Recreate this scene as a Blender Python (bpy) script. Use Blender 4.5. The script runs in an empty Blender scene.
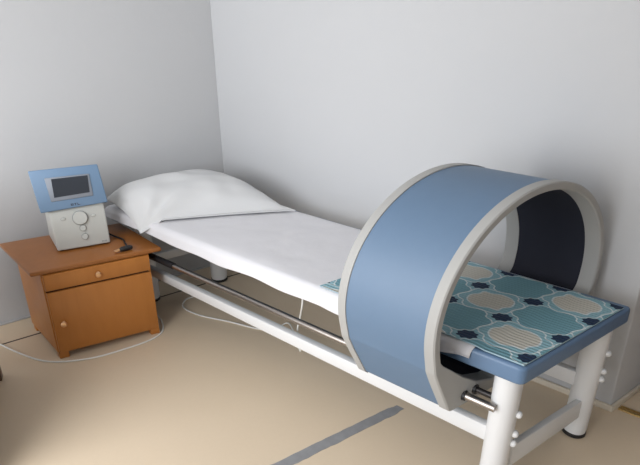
import bpy, bmesh, math, random
from mathutils import Vector, Matrix, noise
random.seed(3)
C = bpy.context.scene.collection
R = math.radians
PI = math.pi

# ---------------------------------------------------------------- frame of the couch
A0 = (0.605, 1.337)                       # plan point of the couch's near foot corner
E1 = (math.cos(R(140.8)), math.sin(R(140.8)))   # along the couch, foot -> head
E2 = (math.cos(R(34.8)), math.sin(R(34.8)))     # across the couch, room -> wall


def W(a, b, z=0.0):
    return Vector((A0[0] + a * E1[0] + b * E2[0], A0[1] + a * E1[1] + b * E2[1], z))


# ---------------------------------------------------------------- materials
def mat(name, col, rough=0.5, metal=0.0, noise_amt=0.0, noise_scale=8.0, bump=0.0, bump_scale=60.0, spec=None, coat=0.0):
    m = bpy.data.materials.new(name)
    m.use_nodes = True
    nt = m.node_tree
    b = nt.nodes['Principled BSDF']
    b.inputs['Base Color'].default_value = (*col, 1)
    b.inputs['Roughness'].default_value = rough
    b.inputs['Metallic'].default_value = metal
    if spec is not None:
        b.inputs['Specular IOR Level'].default_value = spec
    if coat:
        b.inputs['Coat Weight'].default_value = coat
    tc = nt.nodes.new('ShaderNodeTexCoord')
    if noise_amt:
        n = nt.nodes.new('ShaderNodeTexNoise')
        n.inputs['Scale'].default_value = noise_scale
        n.inputs['Detail'].default_value = 5
        nt.links.new(tc.outputs['Object'], n.inputs['Vector'])
        mx = nt.nodes.new('ShaderNodeMix')
        mx.data_type = 'RGBA'
        mx.inputs[6].default_value = (*[c * (1 - noise_amt) for c in col], 1)
        mx.inputs[7].default_value = (*[min(1, c * (1 + noise_amt)) for c in col], 1)
        nt.links.new(n.outputs['Fac'], mx.inputs[0])
        nt.links.new(mx.outputs[2], b.inputs['Base Color'])
    if bump:
        n2 = nt.nodes.new('ShaderNodeTexNoise')
        n2.inputs['Scale'].default_value = bump_scale
        n2.inputs['Detail'].default_value = 4
        nt.links.new(tc.outputs['Object'], n2.inputs['Vector'])
        bp = nt.nodes.new('ShaderNodeBump')
        bp.inputs['Strength'].default_value = bump
        bp.inputs['Distance'].default_value = 0.01
        nt.links.new(n2.outputs['Fac'], bp.inputs['Height'])
        nt.links.new(bp.outputs['Normal'], b.inputs['Normal'])
    return m


def M(nt, op, a, b=None, c=None):
    n = nt.nodes.new('ShaderNodeMath')
    n.operation = op
    for i, v in enumerate((a, b, c)):
        if v is None:
            continue
        if isinstance(v, (int, float)):
            n.inputs[i].default_value = v
        else:
            nt.links.new(v, n.inputs[i])
    return n.outputs[0]


def mixc(nt, fac, c1, c2):
    n = nt.nodes.new('ShaderNodeMix')
    n.data_type = 'RGBA'
    nt.links.new(fac, n.inputs[0])
    for i, v in ((6, c1), (7, c2)):
        if isinstance(v, tuple):
            n.inputs[i].default_value = (*v, 1)
        else:
            nt.links.new(v, n.inputs[i])
    return n.outputs[2]


def wood_mat(name, c1, c2, scale=3.0, rough=0.35):
    m = bpy.data.materials.new(name)
    m.use_nodes = True
    nt = m.node_tree
    b = nt.nodes['Principled BSDF']
    b.inputs['Roughness'].default_value = rough
    tc = nt.nodes.new('ShaderNodeTexCoord')
    mp = nt.nodes.new('ShaderNodeMapping')
    mp.inputs['Scale'].default_value = (scale * 3, scale * 3, scale * 0.5)
    nt.links.new(tc.outputs['Object'], mp.inputs['Vector'])
    n = nt.nodes.new('ShaderNodeTexNoise')
    n.inputs['Scale'].default_value = 2.5
    n.inputs['Detail'].default_value = 6
    n.inputs['Distortion'].default_value = 0.6
    nt.links.new(mp.outputs['Vector'], n.inputs['Vector'])
    nt.links.new(mixc(nt, n.outputs['Fac'], c1, c2), b.inputs['Base Color'])
    return m


def quilt_mat():
    """Moroccan medallion print; UV is in cells (one medallion per cell)."""
    m = bpy.data.materials.new('medallion_print')
    m.use_nodes = True
    nt = m.node_tree
    bs = nt.nodes['Principled BSDF']
    bs.inputs['Roughness'].default_value = 0.75
    uv = nt.nodes.new('ShaderNodeTexCoord')
    sx = nt.nodes.new('ShaderNodeSeparateXYZ')
    nt.links.new(uv.outputs['UV'], sx.inputs[0])
    U0, V0 = sx.outputs[0], sx.outputs[1]
    U = M(nt, 'ADD', U0, M(nt, 'MULTIPLY', M(nt, 'SINE', M(nt, 'MULTIPLY', V0, PI * 4)), 0.028))
    V = M(nt, 'ADD', V0, M(nt, 'MULTIPLY', M(nt, 'SINE', M(nt, 'MULTIPLY', U0, PI * 4)), 0.028))
    fx = M(nt, 'SUBTRACT', M(nt, 'FRACT', U), 0.5)
    fy = M(nt, 'SUBTRACT', M(nt, 'FRACT', V), 0.5)
    ax, ay = M(nt, 'ABSOLUTE', fx), M(nt, 'ABSOLUTE', fy)
    ang = M(nt, 'ARCTAN2', fy, fx)
    rad = M(nt, 'SQRT', M(nt, 'ADD', M(nt, 'MULTIPLY', fx, fx), M(nt, 'MULTIPLY', fy, fy)))
    # scalloped medallion outline: radius with eight soft lobes
    lob = M(nt, 'MULTIPLY', M(nt, 'COSINE', M(nt, 'MULTIPLY', ang, 8.0)), 0.014)
    four = M(nt, 'MULTIPLY', M(nt, 'COSINE', M(nt, 'MULTIPLY', ang, 4.0)), -0.008)
    rr = M(nt, 'SUBTRACT', M(nt, 'SUBTRACT', rad, lob), four)
    # checkerboard of cream and teal
    par = M(nt, 'MODULO', M(nt, 'ADD', M(nt, 'ADD', M(nt, 'FLOOR', U), M(nt, 'FLOOR', V)), 20.0), 2.0)
    cream = M(nt, 'LESS_THAN', par, 0.5)
    # corner motif (navy quatrefoil)
    cx = M(nt, 'SUBTRACT', 0.5, M(nt, 'ABSOLUTE', M(nt, 'SUBTRACT', M(nt, 'FRACT', U0), 0.5)))
    cy = M(nt, 'SUBTRACT', 0.5, M(nt, 'ABSOLUTE', M(nt, 'SUBTRACT', M(nt, 'FRACT', V0), 0.5)))
    ca = M(nt, 'ARCTAN2', cy, cx)
    cr = M(nt, 'SQRT', M(nt, 'ADD', M(nt, 'MULTIPLY', cx, cx), M(nt, 'MULTIPLY', cy, cy)))
    crr = M(nt, 'SUBTRACT', cr, M(nt, 'MULTIPLY', M(nt, 'COSINE', M(nt, 'MULTIPLY', ca, 8.0)), 0.016))
    teal = (0.16, 0.335, 0.40)
    sky = (0.25, 0.44, 0.51)
    white = (0.60, 0.68, 0.70)
    creamc = (0.56, 0.54, 0.48)
    navy = (0.004, 0.02, 0.06)
    base = mixc(nt, cream, sky, teal)
    inner = mixc(nt, cream, teal, creamc)
    ringw = mixc(nt, cream, teal, sky)
    inring = mixc(nt, cream, teal, white)
    # octagonal medallion filling its cell, cut off at the corners round the navy motif
    diag = M(nt, 'ADD', M(nt, 'ADD', ax, ay), M(nt, 'MULTIPLY', M(nt, 'COSINE', M(nt, 'MULTIPLY', M(nt, 'SUBTRACT', ax, ay), 22.0)), 0.022))
    edge = M(nt, 'MAXIMUM', ax, ay)
    outline = M(nt, 'GREATER_THAN', M(nt, 'MAXIMUM', diag, M(nt, 'ADD', edge, 0.215)), 0.695)
    col = mixc(nt, outline, ringw, white)
    col = mixc(nt, M(nt, 'GREATER_THAN', diag, 0.735), col, sky)
    col = mixc(nt, M(nt, 'LESS_THAN', rr, 0.385), col, inring)
    col = mixc(nt, M(nt, 'LESS_THAN', rr, 0.355), col, inner)
    col = mixc(nt, M(nt, 'LESS_THAN', crr, 0.155), col, navy)
    # quilting ribs along the length
    rib = M(nt, 'ABSOLUTE', M(nt, 'SINE', M(nt, 'MULTIPLY', V0, PI * 11)))
    dark = M(nt, 'MULTIPLY', M(nt, 'LESS_THAN', rib, 0.22), 0.28)
    col = mixc(nt, dark, col, (0.03, 0.10, 0.14))
    nt.links.new(col, bs.inputs['Base Color'])
    bp = nt.nodes.new('ShaderNodeBump')
    bp.inputs['Strength'].default_value = 0.6
    bp.inputs['Distance'].default_value = 0.004
    nt.links.new(rib, bp.inputs['Height'])
    nt.links.new(bp.outputs['Normal'], bs.inputs['Normal'])
    return m


def floor_mat():
    m = bpy.data.materials.new('beige_vinyl')
    m.use_nodes = True
    nt = m.node_tree
    bs = nt.nodes['Principled BSDF']
    bs.inputs['Roughness'].default_value = 0.45
    bs.inputs['Specular IOR Level'].default_value = 0.35
    tc = nt.nodes.new('ShaderNodeTexCoord')
    n = nt.nodes.new('ShaderNodeTexNoise')
    n.inputs['Scale'].default_value = 2.2
    n.inputs['Detail'].default_value = 6
    nt.links.new(tc.outputs['Object'], n.inputs['Vector'])
    n2 = nt.nodes.new('ShaderNodeTexNoise')
    n2.inputs['Scale'].default_value = 70
    n2.inputs['Detail'].default_value = 3
    nt.links.new(tc.outputs['Object'], n2.inputs['Vector'])
    c = mixc(nt, n.outputs['Fac'], (0.66, 0.54, 0.395), (0.73, 0.605, 0.455))
    c = mixc(nt, M(nt, 'MULTIPLY', n2.outputs['Fac'], 0.35), c, (0.62, 0.505, 0.37))
    # welded seam of the sheet flooring, parallel to the head wall
    sx = nt.nodes.new('ShaderNodeSeparateXYZ')
    nt.links.new(tc.outputs['Object'], sx.inputs[0])
    nx, ny = -E2[1], E2[0]
    p = W(2.20, 0)
    d = M(nt, 'ADD', M(nt, 'MULTIPLY', sx.outputs[0], nx), M(nt, 'MULTIPLY', sx.outputs[1], ny))
    d = M(nt, 'ABSOLUTE', M(nt, 'SUBTRACT', d, p.x * nx + p.y * ny))
    c = mixc(nt, M(nt, 'LESS_THAN', d, 0.006), c, (0.05, 0.035, 0.025))
    nt.links.new(c, bs.inputs['Base Color'])
    return m


def wall_mat(name, col):
    return mat(name, col, rough=0.8, noise_amt=0.02, noise_scale=1.3, bump=0.06, bump_scale=35, spec=0.2)


MW = wall_mat('wall_paint', (0.52, 0.53, 0.545))
MCEIL = wall_mat('ceiling_paint', (0.78, 0.78, 0.78))
MWALL2 = wall_mat('wall_paint_bounce', (0.72, 0.72, 0.72))  # unseen walls, made paler than the seen ones to raise bounced light
MFLOOR = floor_mat()
MBASE = mat('skirting_cream', (0.66, 0.60, 0.50), 0.5)
MBRASS = mat('brass', (0.62, 0.44, 0.18), 0.35, 1.0)
MDOOR = wood_mat('door_brown', (0.075, 0.035, 0.02), (0.12, 0.055, 0.03))
MBLUE = mat('hoop_blue', (0.115, 0.185, 0.285), 0.5, noise_amt=0.03, noise_scale=30, spec=0.5)
MVINYL = mat('couch_blue_vinyl', (0.115, 0.195, 0.32), 0.4, bump=0.05, bump_scale=250)
MRIM = mat('hoop_grey', (0.38, 0.38, 0.37), 0.55, spec=0.3)
MLIN = mat('hoop_lining', (0.022, 0.024, 0.036), 0.75, bump=0.1, bump_scale=300, spec=0.2)
MSTEEL = mat('white_enamel', (0.72, 0.73, 0.74), 0.35)
MCHROME = mat('chrome', (0.36, 0.33, 0.31), 0.33, 1.0)
MDARKBAR = mat('dark_steel', (0.05, 0.045, 0.045), 0.4, 0.6)
MBLACK = mat('black_plastic', (0.012, 0.012, 0.014), 0.45)
MSHEET = mat('white_cotton', (0.70, 0.70, 0.73), 0.9, bump=0.12, bump_scale=18, spec=0.1)
MPILLOW = mat('pillow_cotton', (0.64, 0.65, 0.66), 0.9, bump=0.18, bump_scale=14, spec=0.1)
MQUILT = quilt_mat()
MQEDGE = mat('mat_backing', (0.30, 0.42, 0.48), 0.8)
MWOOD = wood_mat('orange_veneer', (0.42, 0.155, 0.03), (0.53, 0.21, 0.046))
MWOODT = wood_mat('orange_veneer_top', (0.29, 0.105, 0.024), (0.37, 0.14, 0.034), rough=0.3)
MGAP = mat('shadow_gap_brown', (0.06, 0.02, 0.008), 0.8)
MKNOB = mat('copper_knob', (0.75, 0.47, 0.26), 0.3, 1.0)
MDEV = mat('device_grey_plastic', (0.56, 0.58, 0.56), 0.45)
MDEVB = mat('device_blue', (0.16, 0.26, 0.40), 0.5)
MDEVF = mat('device_screen_frame', (0.24, 0.27, 0.32), 0.4)
MSCR = mat('device_screen', (0.035, 0.042, 0.055), 0.15)
MRING = mat('dial_ring', (0.33, 0.34, 0.34), 0.4)
MINK = mat('dark_print', (0.03, 0.035, 0.06), 0.5)
MCABLE = mat('white_cable', (0.78, 0.78, 0.75), 0.5)
MTAPE = mat('grey_tape', (0.27, 0.275, 0.285), 0.6, noise_amt=0.25, noise_scale=22)
MDKW = wood_mat('dark_wood', (0.055, 0.025, 0.014), (0.09, 0.042, 0.022))
MWIN = mat('window_white', (0.8, 0.8, 0.8), 0.4)


# ---------------------------------------------------------------- helpers
def finish(name, bm, m, parent=None, origin=None, smooth=38, kind=None):
    """link bm (world coordinates) as one object; children are stored relative to their root"""
    root = parent
    while root is not None and root.parent is not None:
        root = root.parent
    off = Vector(root.location) if root is not None else (Vector(origin) if origin is not None else Vector((0, 0, 0)))
    bmesh.ops.recalc_face_normals(bm, faces=bm.faces)
    bmesh.ops.translate(bm, verts=bm.verts, vec=-off)
    me = bpy.data.meshes.new(name)
    bm.to_mesh(me)
    bm.free()
    ms = m if isinstance(m, (list, tuple)) else [m]
    for x in ms:
        me.materials.append(x)
    if smooth:
        for p in me.polygons:
            p.use_smooth = True
        me.set_sharp_from_angle(angle=R(smooth))
    o = bpy.data.objects.new(name, me)
    C.objects.link(o)
    if parent is not None:
        o.parent = parent
    else:
        o.location = off
    if kind:
        o['kind'] = kind
    return o


def thing(name, label, cat, loc, group=None):
    o = bpy.data.objects.new(name, None)
    o.empty_display_size = 0.1
    C.objects.link(o)
    o.location = loc
    o['label'] = label
    o['category'] = cat
    if group:
        o['group'] = group
    return o


def tag(o, label, cat, group=None):
    o['label'] = label
    o['category'] = cat
    if group:
        o['group'] = group
    return o


def prism(bm, pts, z0, z1):
    """vertical prism on plan points (Vectors or tuples)"""
    lo = [bm.verts.new((p[0], p[1], z0)) for p in pts]
    hi = [bm.verts.new((p[0], p[1], z1)) for p in pts]
    n = len(pts)
    bm.faces.new(lo[::-1])
    bm.faces.new(hi)
    for i in range(n):
        bm.faces.new((lo[i], lo[(i + 1) % n], hi[(i + 1) % n], hi[i]))
    return bm


def hexa(bm, p):
    """box from 8 corners: p[0..3] one face loop, p[4..7] the opposite"""
    v = [bm.verts.new(q) for q in p]
    for f in ((0, 1, 2, 3), (7, 6, 5, 4), (0, 4, 5, 1), (1, 5, 6, 2), (2, 6, 7, 3), (3, 7, 4, 0)):
        bm.faces.new([v[i] for i in f])
    return bm


def bevel(bm, w, seg=2, sel=None):
    e = [x for x in bm.edges if (sel is None or sel(x))]
    bmesh.ops.bevel(bm, geom=e, offset=w, segments=seg, affect='EDGES', profile=0.5, clamp_overlap=True)
    return bm


def quad_ab(a0, a1, b0, b1):
    return [W(a0, b0), W(a0, b1), W(a1, b1), W(a1, b0)]


def box_ab(a0, a1, b0, b1, z0, z1, bv=0.0, seg=2):
    bm = prism(bmesh.new(), quad_ab(a0, a1, b0, b1), z0, z1)
    if bv:
        bevel(bm, bv, seg)
    return bm


def catmull(pts, n=8):
    P = [Vector(p) for p in pts]
    out = []
    for i in range(len(P) - 1):
        p0, p1, p2, p3 = P[max(i - 1, 0)], P[i], P[i + 1], P[min(i + 2, len(P) - 1)]
        for k in range(n):
            t = k / n
            out.append(0.5 * ((2 * p1) + (p2 - p0) * t + (2 * p0 - 5 * p1 + 4 * p2 - p3) * t * t + (3 * p1 - p0 - 3 * p2 + p3) * t ** 3))
    out.append(P[-1])
    return out


def tube(bm, pts, r, seg=10, caps=True):
    P = [Vector(p) for p in pts]
    rings = []
    up = Vector((0, 0, 1))
    for i, p in enumerate(P):
        d = (P[min(i + 1, len(P) - 1)] - P[max(i - 1, 0)]).normalized()
        s = d.cross(up)
        if s.length < 1e-3:
            s = d.cross(Vector((1, 0, 0)))
        s.normalize()
        t = s.cross(d).normalized()
        rr = r[i] if isinstance(r, (list, tuple)) else r
        rings.append([bm.verts.new(p + rr * (math.cos(2 * PI * k / seg) * s + math.sin(2 * PI * k / seg) * t)) for k in range(seg)])
    for a, b in zip(rings, rings[1:]):
        for k in range(seg):
            bm.faces.new((a[k], a[(k + 1) % seg], b[(k + 1) % seg], b[k]))
    if caps:
        bm.faces.new(rings[0][::-1])
        bm.faces.new(rings[-1])
    return bm


def lathe(bm, o, ax, prof, seg=20):
    """prof: list of (radius, height along ax)"""
    ax = Vector(ax).normalized()
    s = ax.cross(Vector((0, 0, 1)))
    if s.length < 1e-3:
        s = Vector((1, 0, 0))
    s.normalize()
    t = ax.cross(s)
    o = Vector(o)
    rings = []
    for r, h in prof:
        rings.append([bm.verts.new(o + ax * h + max(r, 1e-4) * (math.cos(2 * PI * k / seg) * s + math.sin(2 * PI * k / seg) * t)) for k in range(seg)])
    for a, b in zip(rings, rings[1:]):
        for k in range(seg):
            bm.faces.new((a[k], a[(k + 1) % seg], b[(k + 1) % seg], b[k]))
    bm.faces.new(rings[0][::-1])
    bm.faces.new(rings[-1])
    return bm


# ---------------------------------------------------------------- camera
cam_d = bpy.data.cameras.new('camera')
cam = bpy.data.objects.new('camera', cam_d)
C.objects.link(cam)
cam_d.sensor_width = 36
cam_d.lens = 540 / 640 * 36
cam_d.clip_start = 0.02
th = math.atan((232.5 - 5.0) / 540)
ro = R(-0.5)
fw = Vector((0, math.cos(th), -math.sin(th)))
up0 = Vector((0, math.sin(th), math.cos(th)))
rt0 = Vector((1, 0, 0))
rt = math.cos(ro) * rt0 + math.sin(ro) * up0
up = -math.sin(ro) * rt0 + math.cos(ro) * up0
cam.matrix_world = Matrix(((rt.x, up.x, -fw.x, 0), (rt.y, up.y, -fw.y, 0), (rt.z, up.z, -fw.z, 1.6), (0, 0, 0, 1)))
bpy.context.scene.camera = cam

# ---------------------------------------------------------------- setting
AW, BW = 2.42, 0.80           # head wall (left) and long wall (right)
A_END, B_END = -2.6, -3.3     # unseen walls behind the camera
H = 2.75
RC = 0.045                    # end of the long wall at the door recess
RD = 1.06                     # depth line of the door in the recess
S = 'structure'
bm = prism(bmesh.new(), [W(AW + .1, B_END - .1), W(AW + .1, RD + .3), W(A_END - .1, RD + .3), W(A_END - .1, B_END - .1)], -0.1, 0)
finish('floor', bm, MFLOOR, smooth=0, kind=S)
bm = prism(bmesh.new(), [W(AW + .1, B_END - .1), W(AW + .1, RD + .3), W(A_END - .1, RD + .3), W(A_END - .1, B_END - .1)], H, H + .1)
finish('ceiling', bm, MCEIL, smooth=0, kind=S)
finish('wall_left', box_ab(AW, AW + .1, B_END - .1, RD + .3, 0, H), MW, smooth=0, kind=S)
bm = box_ab(RC, AW, BW, RD + .1, 0, H)
bevel(bm, 0.006, 2, lambda e: abs(e.verts[0].co.z - e.verts[1].co.z) > 1)
finish('wall_right', bm, MW, smooth=38, kind=S)
bm = box_ab(A_END, -0.93, BW, RD + .1, 0, H)
prism(bm, quad_ab(-0.93, RC, BW, RD + .1), 2.08, H)
finish('wall_right_beyond_door', bm, MW, smooth=0, kind=S)
finish('wall_front', box_ab(A_END - .1, A_END, B_END - .1, RD + .3, 0, H), MWALL2, smooth=0, kind=S)
# wall with the window
WA0, WA1, WZ0, WZ1 = -1.0, 2.0, 0.12, 2.4
bm = box_ab(A_END, WA0, B_END - .1, B_END, 0, H)
prism(bm, quad_ab(WA1, AW, B_END - .1, B_END), 0, H)
prism(bm, quad_ab(WA0, WA1, B_END - .1, B_END), 0, WZ0)
prism(bm, quad_ab(WA0, WA1, B_END - .1, B_END), WZ1, H)
finish('wall_back', bm, MWALL2, smooth=0, kind=S)
bm = bmesh.new()
for a0, a1, z0, z1 in ((WA0, WA0 + .06, WZ0, WZ1), (WA1 - .06, WA1, WZ0, WZ1), (WA0 + .06, WA1 - .06, WZ0, WZ0 + .06), (WA0 + .06, WA1 - .06, WZ1 - .06, WZ1), (.47, .53, WZ0 + .06, WZ1 - .06)):
    prism(bm, quad_ab(a0, a1, B_END - .08, B_END - .02), z0, z1)
finish('window_1', bm, MWIN, smooth=0, kind=S)
# skirting
bm = box_ab(RC - .014, AW, BW - .014, BW, 0, .03, .004)
finish('baseboard_right', bm, MBASE, kind=S)
bm = box_ab(RC - .014, RC, BW, RD - .03, 0, .03, .004)
finish('baseboard_recess', bm, MBASE, kind=S)
bm = box_ab(AW - .012, AW, B_END, BW - .014, 0, .012, .003)
finish('baseboard_left', bm, MW, kind=S)
# brown door in the recess and brass threshold
bm = box_ab(-0.93, RC - .016, RD, RD + .04, 0.005, 2.08, .004)
door = finish('door_1', bm, MDOOR, kind=S)
bm = box_ab(-0.93, RC - .018, .825, .845, 0, .006, .002)
prism(bm, quad_ab(-0.93, RC - .018, .853, .86), 0, .005)
finish('trim_1', bm, MBRASS, kind=S)

# ---------------------------------------------------------------- treatment couch
couch = thing('treatment_couch', 'long white framed treatment couch with blue padded top standing along the wall', 'couch', W(1.1, .3, 0))
SW = .635
ZS0, ZS1 = .517, .585
bm = prism(bmesh.new(), quad_ab(-.008, 2.28, 0, SW), ZS0, ZS1)
bevel(bm, .022, 5, lambda e: abs(e.verts[0].co.z - e.verts[1].co.z) > .01)
bevel(bm, .027, 6, lambda e: abs(e.verts[0].co.z - e.verts[1].co.z) < .001 and len(e.link_faces) == 2 and e.calc_face_angle(0) > .8)
finish('couch_top', bm, MVINYL, couch, smooth=50)


def leg(a, b, r, zt, bolts, tilt=0.0):
    bm = bmesh.new()
    c = W(a, b)
    lathe(bm, c, (0, 0, 1), [(r * .96, .014), (r * .96, .02), (r, .03), (r, zt)], 32)
    for v in bm.verts:                          # slight splay
        v.co.x += tilt * v.co.z / zt
    lg = finish('leg', bm, MSTEEL, couch)
    bm = lathe(bmesh.new(), c, (0, 0, 1), [(r * .9, 0), (r * 1.02, .002), (r * 1.02, .015), (r * .95, .018)], 32)
    finish('foot_cap', bm, MBLACK, lg)
    d = Vector((math.cos(R(-35)), math.sin(R(-35)), 0))
    for z in bolts:
        bm = lathe(bmesh.new(), c + Vector((tilt * z / zt, 0, z)) + d * (r - .004), d, [(.013, 0), (.013, .009), (.011, .015), (.006, .019), (.0, .020)], 16)
        finish('bolt', bm, MSTEEL, lg)


leg(.070, .048, .045, .52, (.372, .292, .252), .012)
leg(.066, .568, .045, .52, (.395, .315, .278), .012)
leg(2.2, .13, .042, .52, ())
leg(2.2, .56, .050, .52, ())
# foot crossbar between the legs
bm = hexa(bmesh.new(), [W(.04, .10, .105), W(.066, .10, .105), W(.066, .10, .20), W(.04, .10, .20),
                        W(.04, .53, .10), W(.066, .53, .10), W(.066, .53, .185), W(.04, .53, .185)])
bevel(bm, .006, 2)
finish('crossbar', bm, MSTEEL, couch)
bm = box_ab(2.185, 2.215, .15, .56, .235, .285, .006)
finish('crossbar', bm, MSTEEL, couch)
# side rails, near one slightly higher at the head
for b in (.05, .56):
    bm = hexa(bmesh.new(), [W(.09, b - .017, .226), W(.09, b + .017, .226), W(.09, b + .017, .290), W(.09, b - .017, .290),
                            W(2.24, b - .017, .248), W(2.24, b + .017, .248), W(2.24, b + .017, .292), W(2.24, b - .017, .292)])
    bevel(bm, .005, 2)
    finish('side_rail', bm, MSTEEL, couch)
# guide bars the hoop slides on
bm = tube(bmesh.new(), [W(.06, -.004, .404), W(1.72, -.004, .404)], .013, 14)
gb = finish('guide_bar', bm, MCHROME, couch)
bm = tube(bmesh.new(), [W(1.72, -.004, .404), W(2.05, -.004, .404)], .0165, 14)
sl = finish('sleeve', bm, MBLACK, gb)
bm = tube(bmesh.new(), [W(.06, .05, .404), W(.50, .05, .404)], .0105, 14)
finish('guide_bar', bm, MDARKBAR, couch)

# ---------------------------------------------------------------- hoop
HA0, HA1, RIM = .165, .528, .034
RIMI = .055
HB, HZ, RB, RZ = .282, .675, .450, .403


def outer_loop():
    p = []
    for i in range(65):
        t = R(-12 + (192 + 12) * i / 64)
        p.append((HB + RB * math.cos(t), HZ + RZ * math.sin(t)))
    p += [(-.151, .55), (-.130, .50), (-.072, .376), (-.062, .368), (.626, .368), (.636, .376), (.694, .50), (.715, .55)]
    return p


def inner_loop(k=0.0):
    p = []
    for i in range(57):
        t = R(-15 + 210 * i / 56)
        p.append((HB + (RB - .022 - k) * math.cos(t), HZ + (RZ - .022 - k) * math.sin(t)))
    p += [(-.075 + k, .53), (-.02 + k, .482), (.055 + k, .432), (.14, .405 + k), (.43, .405 + k), (.515 - k, .432), (.59 - k, .482), (.645 - k, .53)]
    return p


CC = (.285, .62)


def ray_hit(loop, t):
    dx, dz = math.cos(t), math.sin(t)
    best = 0
    n = len(loop)
    for i in range(n):
        x0, z0 = loop[i][0] - CC[0], loop[i][1] - CC[1]
        x1, z1 = loop[(i + 1) % n][0] - CC[0], loop[(i + 1) % n][1] - CC[1]
        ex, ez = x1 - x0, z1 - z0
        den = dx * ez - dz * ex
        if abs(den) < 1e-9:
            continue
        s = (x0 * ez - z0 * ex) / den
        u = (x0 * dz - z0 * dx) / den
        if s > 0 and -1e-6 <= u <= 1 + 1e-6:
            best = max(best, s)
    return best


angs = [2 * PI * i / 144 for i in range(144)]
for q in outer_loop()[-8:] + inner_loop()[-8:]:
    angs.append(math.atan2(q[1] - CC[1], q[0] - CC[0]) % (2 * PI))
angs = sorted(angs)
angs = [a for i, a in enumerate(angs) if i == 0 or a - angs[i - 1] > 1e-3]


def loop_pts(loop, d=0.0):
    out = []
    for t in angs:
        s = ray_hit(loop, t) + d
        out.append((CC[0] + s * math.cos(t), CC[1] + s * math.sin(t)))
    return out


def sweep(section):
    """section: list of (a, fraction loop points list) closed around the ring"""
    bm = bmesh.new()
    rings = [[bm.verts.new(W(a, p[0], p[1])) for p in pts] for a, pts in section]
    n = len(angs)
    m = len(rings)
    for i in range(m):
        r0, r1 = rings[i], rings[(i + 1) % m]
        for k in range(n):
            bm.faces.new((r0[k], r0[(k + 1) % n], r1[(k + 1) % n], r1[k]))
    return bm


hoop = thing('magnetic_therapy_hoop', 'blue arched magnetic therapy hoop with grey rims and dark lining straddling the couch', 'therapy hoop', W(.335, .285, .366))
OL, IL = outer_loop(), inner_loop()
o_in = lambda d: loop_pts(OL, d)
i_in = lambda d: loop_pts(IL, d)


def rim(af, ab_):
    """moulding: af = free face, ab_ = side against the blue panel"""
    s = 1 if ab_ > af else -1
    return sweep([(af + s * .004, o_in(.004)), (ab_, o_in(.004)), (ab_, o_in(-.009)), (af + s * RIMI, o_in(-.009)), (af + s * RIMI, i_in(-.002)), (af + s * .004, i_in(-.002)), (af, i_in(.002)), (af, o_in(0))])


finish('end_rim', rim(HA0, HA0 + RIM), MRIM, hoop, smooth=28)
finish('end_rim', rim(HA1, HA1 - RIM), MRIM, hoop, smooth=28)
finish('outer_panel', sweep([(HA0 + RIM, o_in(0)), (HA1 - RIM, o_in(0)), (HA1 - RIM, o_in(-.008)), (HA0 + RIM, o_in(-.008))]), MBLUE, hoop, smooth=45)
finish('lining', sweep([(HA0 + RIMI, i_in(0)), (HA1 - RIMI, i_in(0)), (HA1 - RIMI, i_in(.006)), (HA0 + RIMI, i_in(.006))]), MLIN, hoop, smooth=45)
for b in (-.004, .05):
    bm = tube(bmesh.new(), [W(HA0 - .006, b, .404), W(HA0 + .004, b, .404)], .018, 16)
    finish('bushing', bm, MBLACK, hoop)

# ---------------------------------------------------------------- bed sheet
def sheet_bm():
    bm = bmesh.new()
    na = 120
    rows = []
    for i in range(na + 1):
        a = .16 + (2.30 - .16) * i / na
        hem = .526 + .003 * math.sin(a * 7) + .003 * math.sin(a * 17 + 1) + .008 * noise.noise((a * 4, 3.1, 0))
        hem += .034 * max(0, 1 - max(0, a - .19) / .12)
        hem += .012 * max(0, (a - 1.2) / 1.1)
        out = .004 + .006 * abs(noise.noise((a * 6, 0.5, 0)))
        prof = []
        for k in range(6):                      # near skirt upwards
            t = k / 6
            z = hem + (.556 - hem) * t
            prof.append((-.010 - out * (1 - t), z))
        for k in range(9):                      # rolled over the padded edge
            g = R(180 - 90 * k / 8)
            prof.append((.025 + .035 * math.cos(g), .5565 + .035 * math.sin(g)))
        for k in range(1, 29):
            b = .025 + (.600 - .025) * k / 28
            z = .5915
            if a > .85:                         # loose folds beyond the printed mat
                f = min(1, (a - .85) / .1)
                z += f * (.004 * abs(noise.noise((a * 3.1, b * 5.0, 1.7))) + .003 * abs(noise.noise((a * 9, b * 6, 4.0))))
            prof.append((b, z))
        prof += [(.612, .588), (.620, .575), (.621, .55), (.622, .53)]
        rows.append([bm.verts.new(W(a, p[0], p[1])) for p in prof])
    for r0, r1 in zip(rows, rows[1:]):
        for k in range(len(r0) - 1):
            bm.faces.new((r0[k], r0[k + 1], r1[k + 1], r1[k]))
    return bm


sh = finish('bed_sheet', sheet_bm(), MSHEET, origin=W(1.2, .3, .587), smooth=60)
so = sh.modifiers.new('thickness', 'SOLIDIFY')
so.thickness = .0025
so.offset = 0
tag(sh, 'white cotton sheet spread over the couch top between pillow and hoop', 'sheet')

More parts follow.
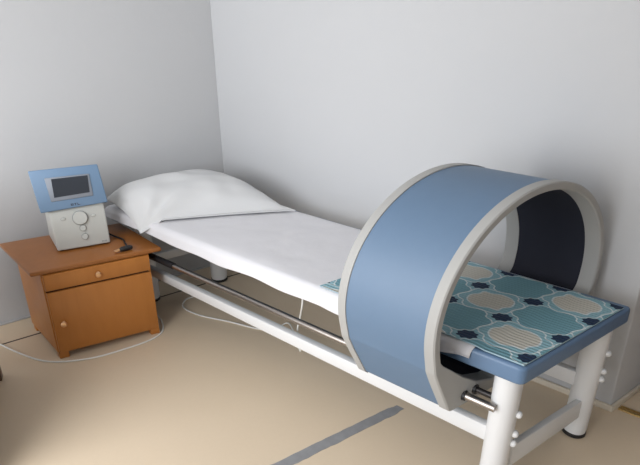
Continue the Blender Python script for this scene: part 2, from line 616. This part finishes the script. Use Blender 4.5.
# ---------------------------------------------------------------- printed mat
def mat_bm():
    bm = bmesh.new()
    na, nb = 44, 26
    uvl = bm.loops.layers.uv.new('UVMap')
    top, bot = [], []
    z0, z1 = .5945, .599
    for i in range(na + 1):
        ft, fb = [], []
        for k in range(nb + 1):
            a = .002 + .795 * i / na
            b = .012 + (.590 - .012) * k / nb
            dz = .0015 * noise.noise((a * 6, b * 6, 0))
            zz = z1 + dz
            zb = z0
            if a < .16:                          # beyond the sheet the mat lies on the vinyl
                f = min(1, (.16 - a) / .03)
                zz -= .006 * f
                zb -= .006 * f
            ft.append(bm.verts.new(W(a, b, zz)))
            fb.append(bm.verts.new(W(a, b, zb + .0)))
        top.append(ft)
        bot.append(fb)
    def uvof(i, k):
        a = .002 + .795 * i / na
        b = .012 + (.590 - .012) * k / nb
        return ((a - .014) / .203, (b - .054) / .178)
    for i in range(na):
        for k in range(nb):
            f = bm.faces.new((top[i][k], top[i + 1][k], top[i + 1][k + 1], top[i][k + 1]))
            for lp, ik in zip(f.loops, ((i, k), (i + 1, k), (i + 1, k + 1), (i, k + 1))):
                lp[uvl].uv = uvof(*ik)
            g = bm.faces.new((bot[i][k + 1], bot[i + 1][k + 1], bot[i + 1][k], bot[i][k]))
            g.material_index = 1
    for i in range(na):
        for k in (0, nb):
            f = bm.faces.new((top[i][k], bot[i][k], bot[i + 1][k], top[i + 1][k])); f.material_index = 1
    for k in range(nb):
        for i in (0, na):
            f = bm.faces.new((top[i][k], top[i][k + 1], bot[i][k + 1], bot[i][k])); f.material_index = 1
    return bm


tag(finish('couch_mat', mat_bm(), [MQUILT, MQEDGE], origin=W(.4, .3, .588), smooth=40),
    'teal, cream and navy medallion print mat on the foot of the couch under the hoop', 'mat')

# ---------------------------------------------------------------- pillow
def pillow_bm():
    bm = bmesh.new()
    n = 56
    c1, c2, c3, c4 = (1.895, -.05), (1.56, .58), (2.30, .64), (2.26, -.01)   # near-front, far-front, far-head, near-head
    top, bot = [], []
    for i in range(n + 1):
        u = -1 + 2 * i / n                      # front -> head
        rt_, rb_ = [], []
        for k in range(n + 1):
            v = -1 + 2 * k / n                  # near -> far
            # pinch the sides inward between the corners
            uu = u * (1 - .05 * (1 - v * v))
            vv = v * (1 - .05 * (1 - u * u))
            s, t = (uu + 1) / 2, (vv + 1) / 2
            a = (1 - s) * ((1 - t) * c1[0] + t * c2[0]) + s * ((1 - t) * c4[0] + t * c3[0])
            b = (1 - s) * ((1 - t) * c1[1] + t * c2[1]) + s * ((1 - t) * c4[1] + t * c3[1])
            uf = min(1, -u / .87) if u < 0 else u           # flat flange along the open end
            vf = min(1, v / .97) if v > 0 else v
            e = (max(0, 1 - (uf * uf if u < 0 else uf ** 4)) * max(0, 1 - vf ** 4)) ** .5
            base = .600 + .035 * s + .008
            h = .116 * e * (1 + .16 * vv) * (1 + .10 * uu)
            wr = .016 * noise.noise((a * 4, b * 5, 2)) + .010 * noise.noise((a * 9 + b * 5, b * 8 - a * 3, 7))
            # folds running out of the near-front corner
            d = math.hypot(u + 1, v + 1)
            wr += .010 * math.sin(math.atan2(u + 1, v + 1) * 13) * math.exp(-((d - .5) / .45) ** 2)
            zt = base + h + wr * min(1, e * 2.2)
            zb = max(.5985, base - .25 * h)
            # droop over the couch edge
            dr = max(0, (.055 - b)) / .10
            drop = .060 * dr * max(0, 1 - s * 1.2)
            zt -= drop
            zb -= drop
            if b > .03:
                zb = max(zb, .5985)
            if k in (0, n) or i in (0, n):
                m_ = (base - drop) if (b < .03) else max(base, .603)
                zt, zb = m_ + .003, m_ - .001
            rt_.append(bm.verts.new(W(a, b, zt)))
            rb_.append(bm.verts.new(W(a, b, min(zb, zt - .003))))
        top.append(rt_)
        bot.append(rb_)
    for i in range(n):
        for k in range(n):
            bm.faces.new((top[i][k], top[i + 1][k], top[i + 1][k + 1], top[i][k + 1]))
            bm.faces.new((bot[i][k + 1], bot[i + 1][k + 1], bot[i + 1][k], bot[i][k]))
    for i in range(n):
        for k in (0, n):
            bm.faces.new((top[i][k], bot[i][k], bot[i + 1][k], top[i + 1][k]))
            bm.faces.new((top[k][i], top[k][i + 1], bot[k][i + 1], bot[k][i]))
    return bm


pl = finish('pillow', pillow_bm(), MPILLOW, origin=W(1.95, .3, .6), smooth=60)
tag(pl, 'plump white pillow at the head of the couch with one corner drooping', 'pillow')

# ---------------------------------------------------------------- bedside cabinet
KU = Vector((math.cos(R(27.6)), math.sin(R(27.6)), 0))       # along the front, left -> right
KD = Vector((math.cos(R(133.5)), math.sin(R(133.5)), 0))     # front -> wall
KO = Vector((-1.292, 2.227, 0))                              # front left foot


def K(u, d, z):
    p = KO + KU * u + KD * d
    return Vector((p.x, p.y, z))


def kbox(u0, u1, d0, d1, z0, z1, bv=0.0, seg=2):
    bm = prism(bmesh.new(), [K(u0, d0, 0), K(u1, d0, 0), K(u1, d1, 0), K(u0, d1, 0)], z0, z1)
    if bv:
        bevel(bm, bv, seg)
    return bm


cab = thing('bedside_cabinet', 'orange brown veneered bedside cabinet with one drawer and one door', 'cabinet', K(.24, .2, 0))
finish('carcass', kbox(-.004, .488, .0, .38, .032, .462, .003), MWOOD, cab)
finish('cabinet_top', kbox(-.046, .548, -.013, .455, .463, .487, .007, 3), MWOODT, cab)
dr = finish('drawer', kbox(.002, .482, -.016, .0, .376, .459, .003), MWOOD, cab)
dn = (KU.cross(Vector((0, 0, 1)))).normalized()
KP = [(.010, 0), (.007, .004), (.006, .010), (.013, .014), (.0145, .020), (.011, .026), (.004, .028)]
finish('knob', lathe(bmesh.new(), K(.236, -.016, .418), dn, KP, 20), MKNOB, dr)
do = finish('door', kbox(.002, .482, -.016, .0, .034, .366, .003), MWOOD, cab)
finish('knob', lathe(bmesh.new(), K(.046, -.016, .197), dn, KP, 20), MKNOB, do)
finish('gap_strip', kbox(.004, .474, -.004, .0, .366, .376), MGAP, cab)
for u, d in ((.020, .006), (.462, .006), (.02, .35), (.46, .35)):
    finish('foot', kbox(u - .022, u + .022, d - .018, d + .018, 0, .034, .003), MWOOD, cab)

# ---------------------------------------------------------------- therapy device
DU = Vector((math.cos(R(25)), math.sin(R(25)), 0))
DN = Vector((-DU.y, DU.x, 0))
TL = R(15)
DV = Vector((0, 0, math.cos(TL))) + DN * math.sin(TL)
DF = DU.cross(DV).normalized()                      # out of the front plane, toward the room
if DF.y > 0:
    DF = -DF
DD = Vector((math.cos(R(124)), math.sin(R(124)), 0))
DO = Vector((-1.176, 2.464, .494))


def Q(u, v, w=0.0):
    return DO + DU * u + DV * v + DF * w


def qbox(u0, u1, v0, v1, w0, w1, bv=0.0, seg=2):
    bm = hexa(bmesh.new(), [Q(u0, v0, w1), Q(u1, v0, w1), Q(u1, v1, w1), Q(u0, v1, w1), Q(u0, v0, w0), Q(u1, v0, w0), Q(u1, v1, w0), Q(u0, v1, w0)])
    if bv:
        bevel(bm, bv, seg)
    return bm


dev = thing('therapy_device', 'grey electrotherapy unit with blue framed screen standing on the bedside cabinet', 'medical device', DO - Vector((0, 0, .007)))
bm = bmesh.new()
dp = .24
tl, tr = Q(-.134, .35), Q(.124, .35)
b0, b1 = Q(-.123, 0), Q(.123, 0)
rear_top = lambda p: Vector((p.x, p.y, 0)) + DD * .09
hexa(bm, [b0, b1, tr, tl, b0 + DD * dp, b1 + DD * dp, tr + DD * .10, tl + DD * .10])
bevel(bm, .008, 3)
hs = finish('housing', bm, MDEV, dev)
for u, k in ((-.10, .03), (.10, .03), (-.10, .2), (.10, .2)):
    finish('foot', lathe(bmesh.new(), Q(u, 0) + DD * k - Vector((0, 0, .007)), (0, 0, 1), [(.012, 0), (.012, .010)], 14), MBLACK, dev)
bm = hexa(bmesh.new(), [Q(-.163, .198, .020), Q(.143, .207, .020), Q(.126, .399, .020), Q(-.182, .403, .020),
                        Q(-.163, .198, -.004), Q(.143, .207, -.004), Q(.126, .399, -.004), Q(-.182, .403, -.004)])
bevel(bm, .005, 3)
bz = finish('screen_bezel', bm, MDEVB, dev)
bm = hexa(bmesh.new(), [Q(-.109, .245, .026), Q(.082, .249, .026), Q(.080, .358, .026), Q(-.119, .361, .026),
                        Q(-.109, .245, .018), Q(.082, .249, .018), Q(.080, .358, .018), Q(-.119, .361, .018)])
bevel(bm, .004, 2)
sf = finish('screen_frame', bm, MDEVF, bz)
bm = hexa(bmesh.new(), [Q(-.092, .263, .0275), Q(.068, .268, .0275), Q(.072, .351, .0275), Q(-.090, .353, .0275),
                        Q(-.092, .263, .024), Q(.068, .268, .024), Q(.072, .351, .024), Q(-.090, .353, .024)])
finish('screen', bm, MSCR, bz, smooth=0)


def letters(strokes, u0, v0, h, wd):
    """small block letters made of strokes in a 0..1 box each, one mesh"""
    bm = bmesh.new()
    for ci, ss in enumerate(strokes):
        for (x0, y0, x1, y1) in ss:
            ua, ub = u0 + (ci * 1.25 + x0) * wd, u0 + (ci * 1.25 + x1) * wd
            va, vb = v0 + y0 * h, v0 + y1 * h
            hexa(bm, [Q(ua, va, .0208), Q(ub, va, .0208), Q(ub, vb, .0208), Q(ua, vb, .0208), Q(ua, va, .0195), Q(ub, va, .0195), Q(ub, vb, .0195), Q(ua, vb, .0195)])
    return bm


LB = [(0, 0, .26, 1), (.26, .82, .85, 1), (.26, .42, .85, .58), (.26, 0, .85, .18), (.74, .52, 1, .93), (.74, .07, 1, .48)]
LT = [(0, .80, 1, 1), (.37, 0, .63, .8)]
LL = [(0, 0, .26, 1), (.26, 0, 1, .2)]
finish('logo', letters((LB, LT, LL), -.026, .2135, .011, .012), MINK, bz, smooth=0)


def dial(u, v, r, h, ring):
    bm = lathe(bmesh.new(), Q(u, v, -.001), DF, [(r + ring, 0), (r + ring, .004), (r, .0045)], 28)
    rg = finish('dial_ring', bm, MRING, dev)
    bm = lathe(bmesh.new(), Q(u, v, .001), DF, [(r, 0), (r, h - .003), (r * .93, h), (0, h)], 28)
    finish('dial', bm, MDEV, dev)


dial(.004, .148, .033, .016, .004)
dial(.008, .096, .014, .010, .0025)
dial(.010, .053, .014, .010, .0025)
for u, v in ((-.072, .154), (.065, .151)):
    bm = lathe(bmesh.new(), Q(u, v, -.001), DF, [(.0125, 0), (.0125, .002), (.011, .0025)], 20)
    for vv in bm.verts:
        q = vv.co - Q(u, v)
        vv.co -= DV * q.dot(DV) * .35
    finish('button_ring', bm, MRING, dev)
    bm = lathe(bmesh.new(), Q(u, v, 0), DF, [(.0105, 0), (.0105, .003), (.008, .004)], 20)
    for vv in bm.verts:
        q = vv.co - Q(u, v)
        vv.co -= DV * q.dot(DV) * .35
    finish('button', bm, MDEV, dev)
bm = bmesh.new()
for k in range(4):
    u = .083 + k * .0065
    hexa(bm, [Q(u, .012, .0008), Q(u + .0045, .012, .0008), Q(u + .0045, .019, .0008), Q(u, .019, .0008), Q(u, .012, -.001), Q(u + .0045, .012, -.001), Q(u + .0045, .019, -.001), Q(u, .019, -.001)])
finish('type_mark', bm, MRING, dev, smooth=0)

# ---------------------------------------------------------------- plug and cables
plug = thing('power_adapter', 'small black connector plug with cord lying on the cabinet beside the device', 'plug', (-.97, 2.43, .487))
bm = bmesh.new()
tube(bm, [(-.984, 2.412, .500), (-.974, 2.420, .501), (-.945, 2.440, .501), (-.934, 2.448, .499)], [.008, .0125, .0125, .008], 12)
finish('body', bm, MBLACK, plug)
bm = tube(bmesh.new(), [(-1.005, 2.398, .4965), (-.984, 2.412, .499)], .0075, 12)
finish('connector_tip', bm, MKNOB, plug)
bm = tube(bmesh.new(), catmull([(-.955, 2.434, .507), (-.972, 2.470, .507), (-.995, 2.515, .494), (-1.02, 2.560, .493), (-1.075, 2.60, .494), (-1.12, 2.62, .505)], 8), .0045, 10)
finish('cord', bm, MBLACK, plug)

zc = .0045
pts = [(-1.80, 2.42, zc), (-1.653, 2.343, zc), (-1.509, 2.263, zc), (-1.366, 2.200, zc), (-1.247, 2.192, zc), (-1.111, 2.226, zc), (-.994, 2.292, zc), (-.885, 2.372, zc), (-.845, 2.45, zc), (-.88, 2.56, zc), (-.97, 2.68, zc), (-1.05, 2.78, zc)]
tag(finish('floor_cable', tube(bmesh.new(), catmull(pts, 10), .0042, 8), MCABLE, origin=(-1.2, 2.2, 0)),
    'thin white cable curving along the floor in front of the bedside cabinet', 'cable')
pts = [(-.62, 2.80, zc), (-.70, 2.825, zc), (-.765, 2.815, zc), (-.80, 2.77, zc), (-.784, 2.69, zc), (-.676, 2.608, zc), (-.498, 2.538, zc), (-.342, 2.468, zc), (-.25, 2.46, zc), (-.17, 2.49, .02)]
pts += [tuple(W(1.03, .12, .15)), tuple(W(1.02, .10, .27)), tuple(W(.99, .09, .36)), tuple(W(.975, .09, .44)), tuple(W(.975, .09, .516))]
tag(finish('couch_cable', tube(bmesh.new(), catmull(pts, 10), .0042, 8), MCABLE, origin=(-.5, 2.55, 0)),
    'thin white cable looping on the floor under the couch and hanging from its underside', 'cable')

# ---------------------------------------------------------------- grey tape on the floor
bm = bmesh.new()
n = 40
lo, hi = [], []
for i in range(n + 1):
    t = i / n
    b = -.60 + (.24 + .60) * t
    j0 = .004 * noise.noise((b * 14, 0, 5)) + .003 * noise.noise((b * 40, 1, 5))
    j1 = .004 * noise.noise((b * 14, 9, 5)) + .003 * noise.noise((b * 40, 7, 5))
    w = .024 * (1 if t < .97 else .75)
    ac = .632 - .035 * t
    lo.append((ac - w + j0, b))
    hi.append((ac + w + j1, b))
vt = [[bm.verts.new(W(p[0], p[1], z)) for p in L] for L in (lo, hi) for z in (.0004, .0016)]
for i in range(n):
    bm.faces.new((vt[1][i], vt[1][i + 1], vt[3][i + 1], vt[3][i]))
    bm.faces.new((vt[0][i], vt[2][i], vt[2][i + 1], vt[0][i + 1]))
    bm.faces.new((vt[0][i], vt[0][i + 1], vt[1][i + 1], vt[1][i]))
    bm.faces.new((vt[2][i], vt[3][i], vt[3][i + 1], vt[2][i + 1]))
for i in (0, n):
    bm.faces.new((vt[0][i], vt[1][i], vt[3][i], vt[2][i]))
tag(finish('floor_tape', bm, MTAPE, origin=W(.6, -.2, 0), smooth=0),
    'worn grey tape strip stuck on the beige floor in front of the couch', 'tape')

# ---------------------------------------------------------------- dark furniture foot in view, unseen body invented to shade the floor
dk = thing('shade_furniture', 'dark brown furniture foot at the left edge of the frame, its unseen body added to shade the floor', 'shade_furniture', (-1.7, 1.75, 0))
DX = Vector((math.cos(R(205)), math.sin(R(205)), 0))
DY = Vector((math.cos(R(295)), math.sin(R(295)), 0))
DK0 = Vector((-1.508, 2.098, 0))


def dbox(x0, x1, y0, y1, z0, z1, bv=.003):
    bm = prism(bmesh.new(), [DK0 + DX * x0 + DY * y0, DK0 + DX * x1 + DY * y0, DK0 + DX * x1 + DY * y1, DK0 + DX * x0 + DY * y1], z0, z1)
    return bevel(bm, bv, 2)


finish('side_panel', dbox(0, .52, .03, .05, .06, 0.84), MDKW, dk)
finish('side_panel', dbox(0, .52, .70, .72, .06, 0.84), MDKW, dk)
finish('back_panel', dbox(.50, .52, .05, .70, .06, 0.84), MDKW, dk)
for i in (0, 1):
    d_ = finish('door', dbox(0, .02, .052 + .325 * i, .373 + .325 * i, .065, 0.835), MDKW, dk)
    finish('shelf', dbox(.02, .50, .052 + .325 * i, .373 + .325 * i, .42, .44), MDKW, dk)
    q0 = DK0 + DY * (.345 + .06 * i) + Vector((0, 0, .52))
    finish('knob', lathe(bmesh.new(), q0, -DX, KP, 16), MKNOB, d_)
finish('shade_furniture_top', dbox(-.008, .53, .022, .728, 0.84, 0.865), MDKW, dk)
for x_ in (-.002, .47):
    for y_ in (.0, .68):
        finish('foot', dbox(x_, x_ + .05, y_, y_ + .05, 0, .06), MDKW, dk)

# ---------------------------------------------------------------- light
world = bpy.data.worlds.new('world')
bpy.context.scene.world = world
world.use_nodes = True
bgn = world.node_tree.nodes['Background']
bgn.inputs['Color'].default_value = (.75, .85, 1, 1)
bgn.inputs['Strength'].default_value = 1.0


def window_light(name, ac, b, z, w, h, power, col, spread=180, down=0):
    l = bpy.data.lights.new(name, 'AREA')
    l.shape = 'RECTANGLE'
    l.size = w
    l.size_y = h
    l.energy = power
    l.color = col
    l.spread = R(spread)
    o = bpy.data.objects.new(name, l)
    C.objects.link(o)
    n = Vector((-E1[1], E1[0], 0))
    if n.dot(Vector((E2[0], E2[1], 0))) < 0:
        n = -n
    o.location = W(ac, b, z)
    n = (n * math.cos(R(down)) - Vector((0, 0, math.sin(R(down))))).normalized()
    o.rotation_euler = n.to_track_quat('-Z', 'Z').to_euler()
    return o


window_light('window_daylight', .55, B_END + .42, 1.35, 2.8, 2.0, 112, (.985, .99, 1.0), down=25)

vs = bpy.context.scene.view_settings
vs.view_transform = 'Standard'
vs.look = 'None'
vs.exposure = 0.0
vs.gamma = 1.0
vs.use_curve_mapping = False
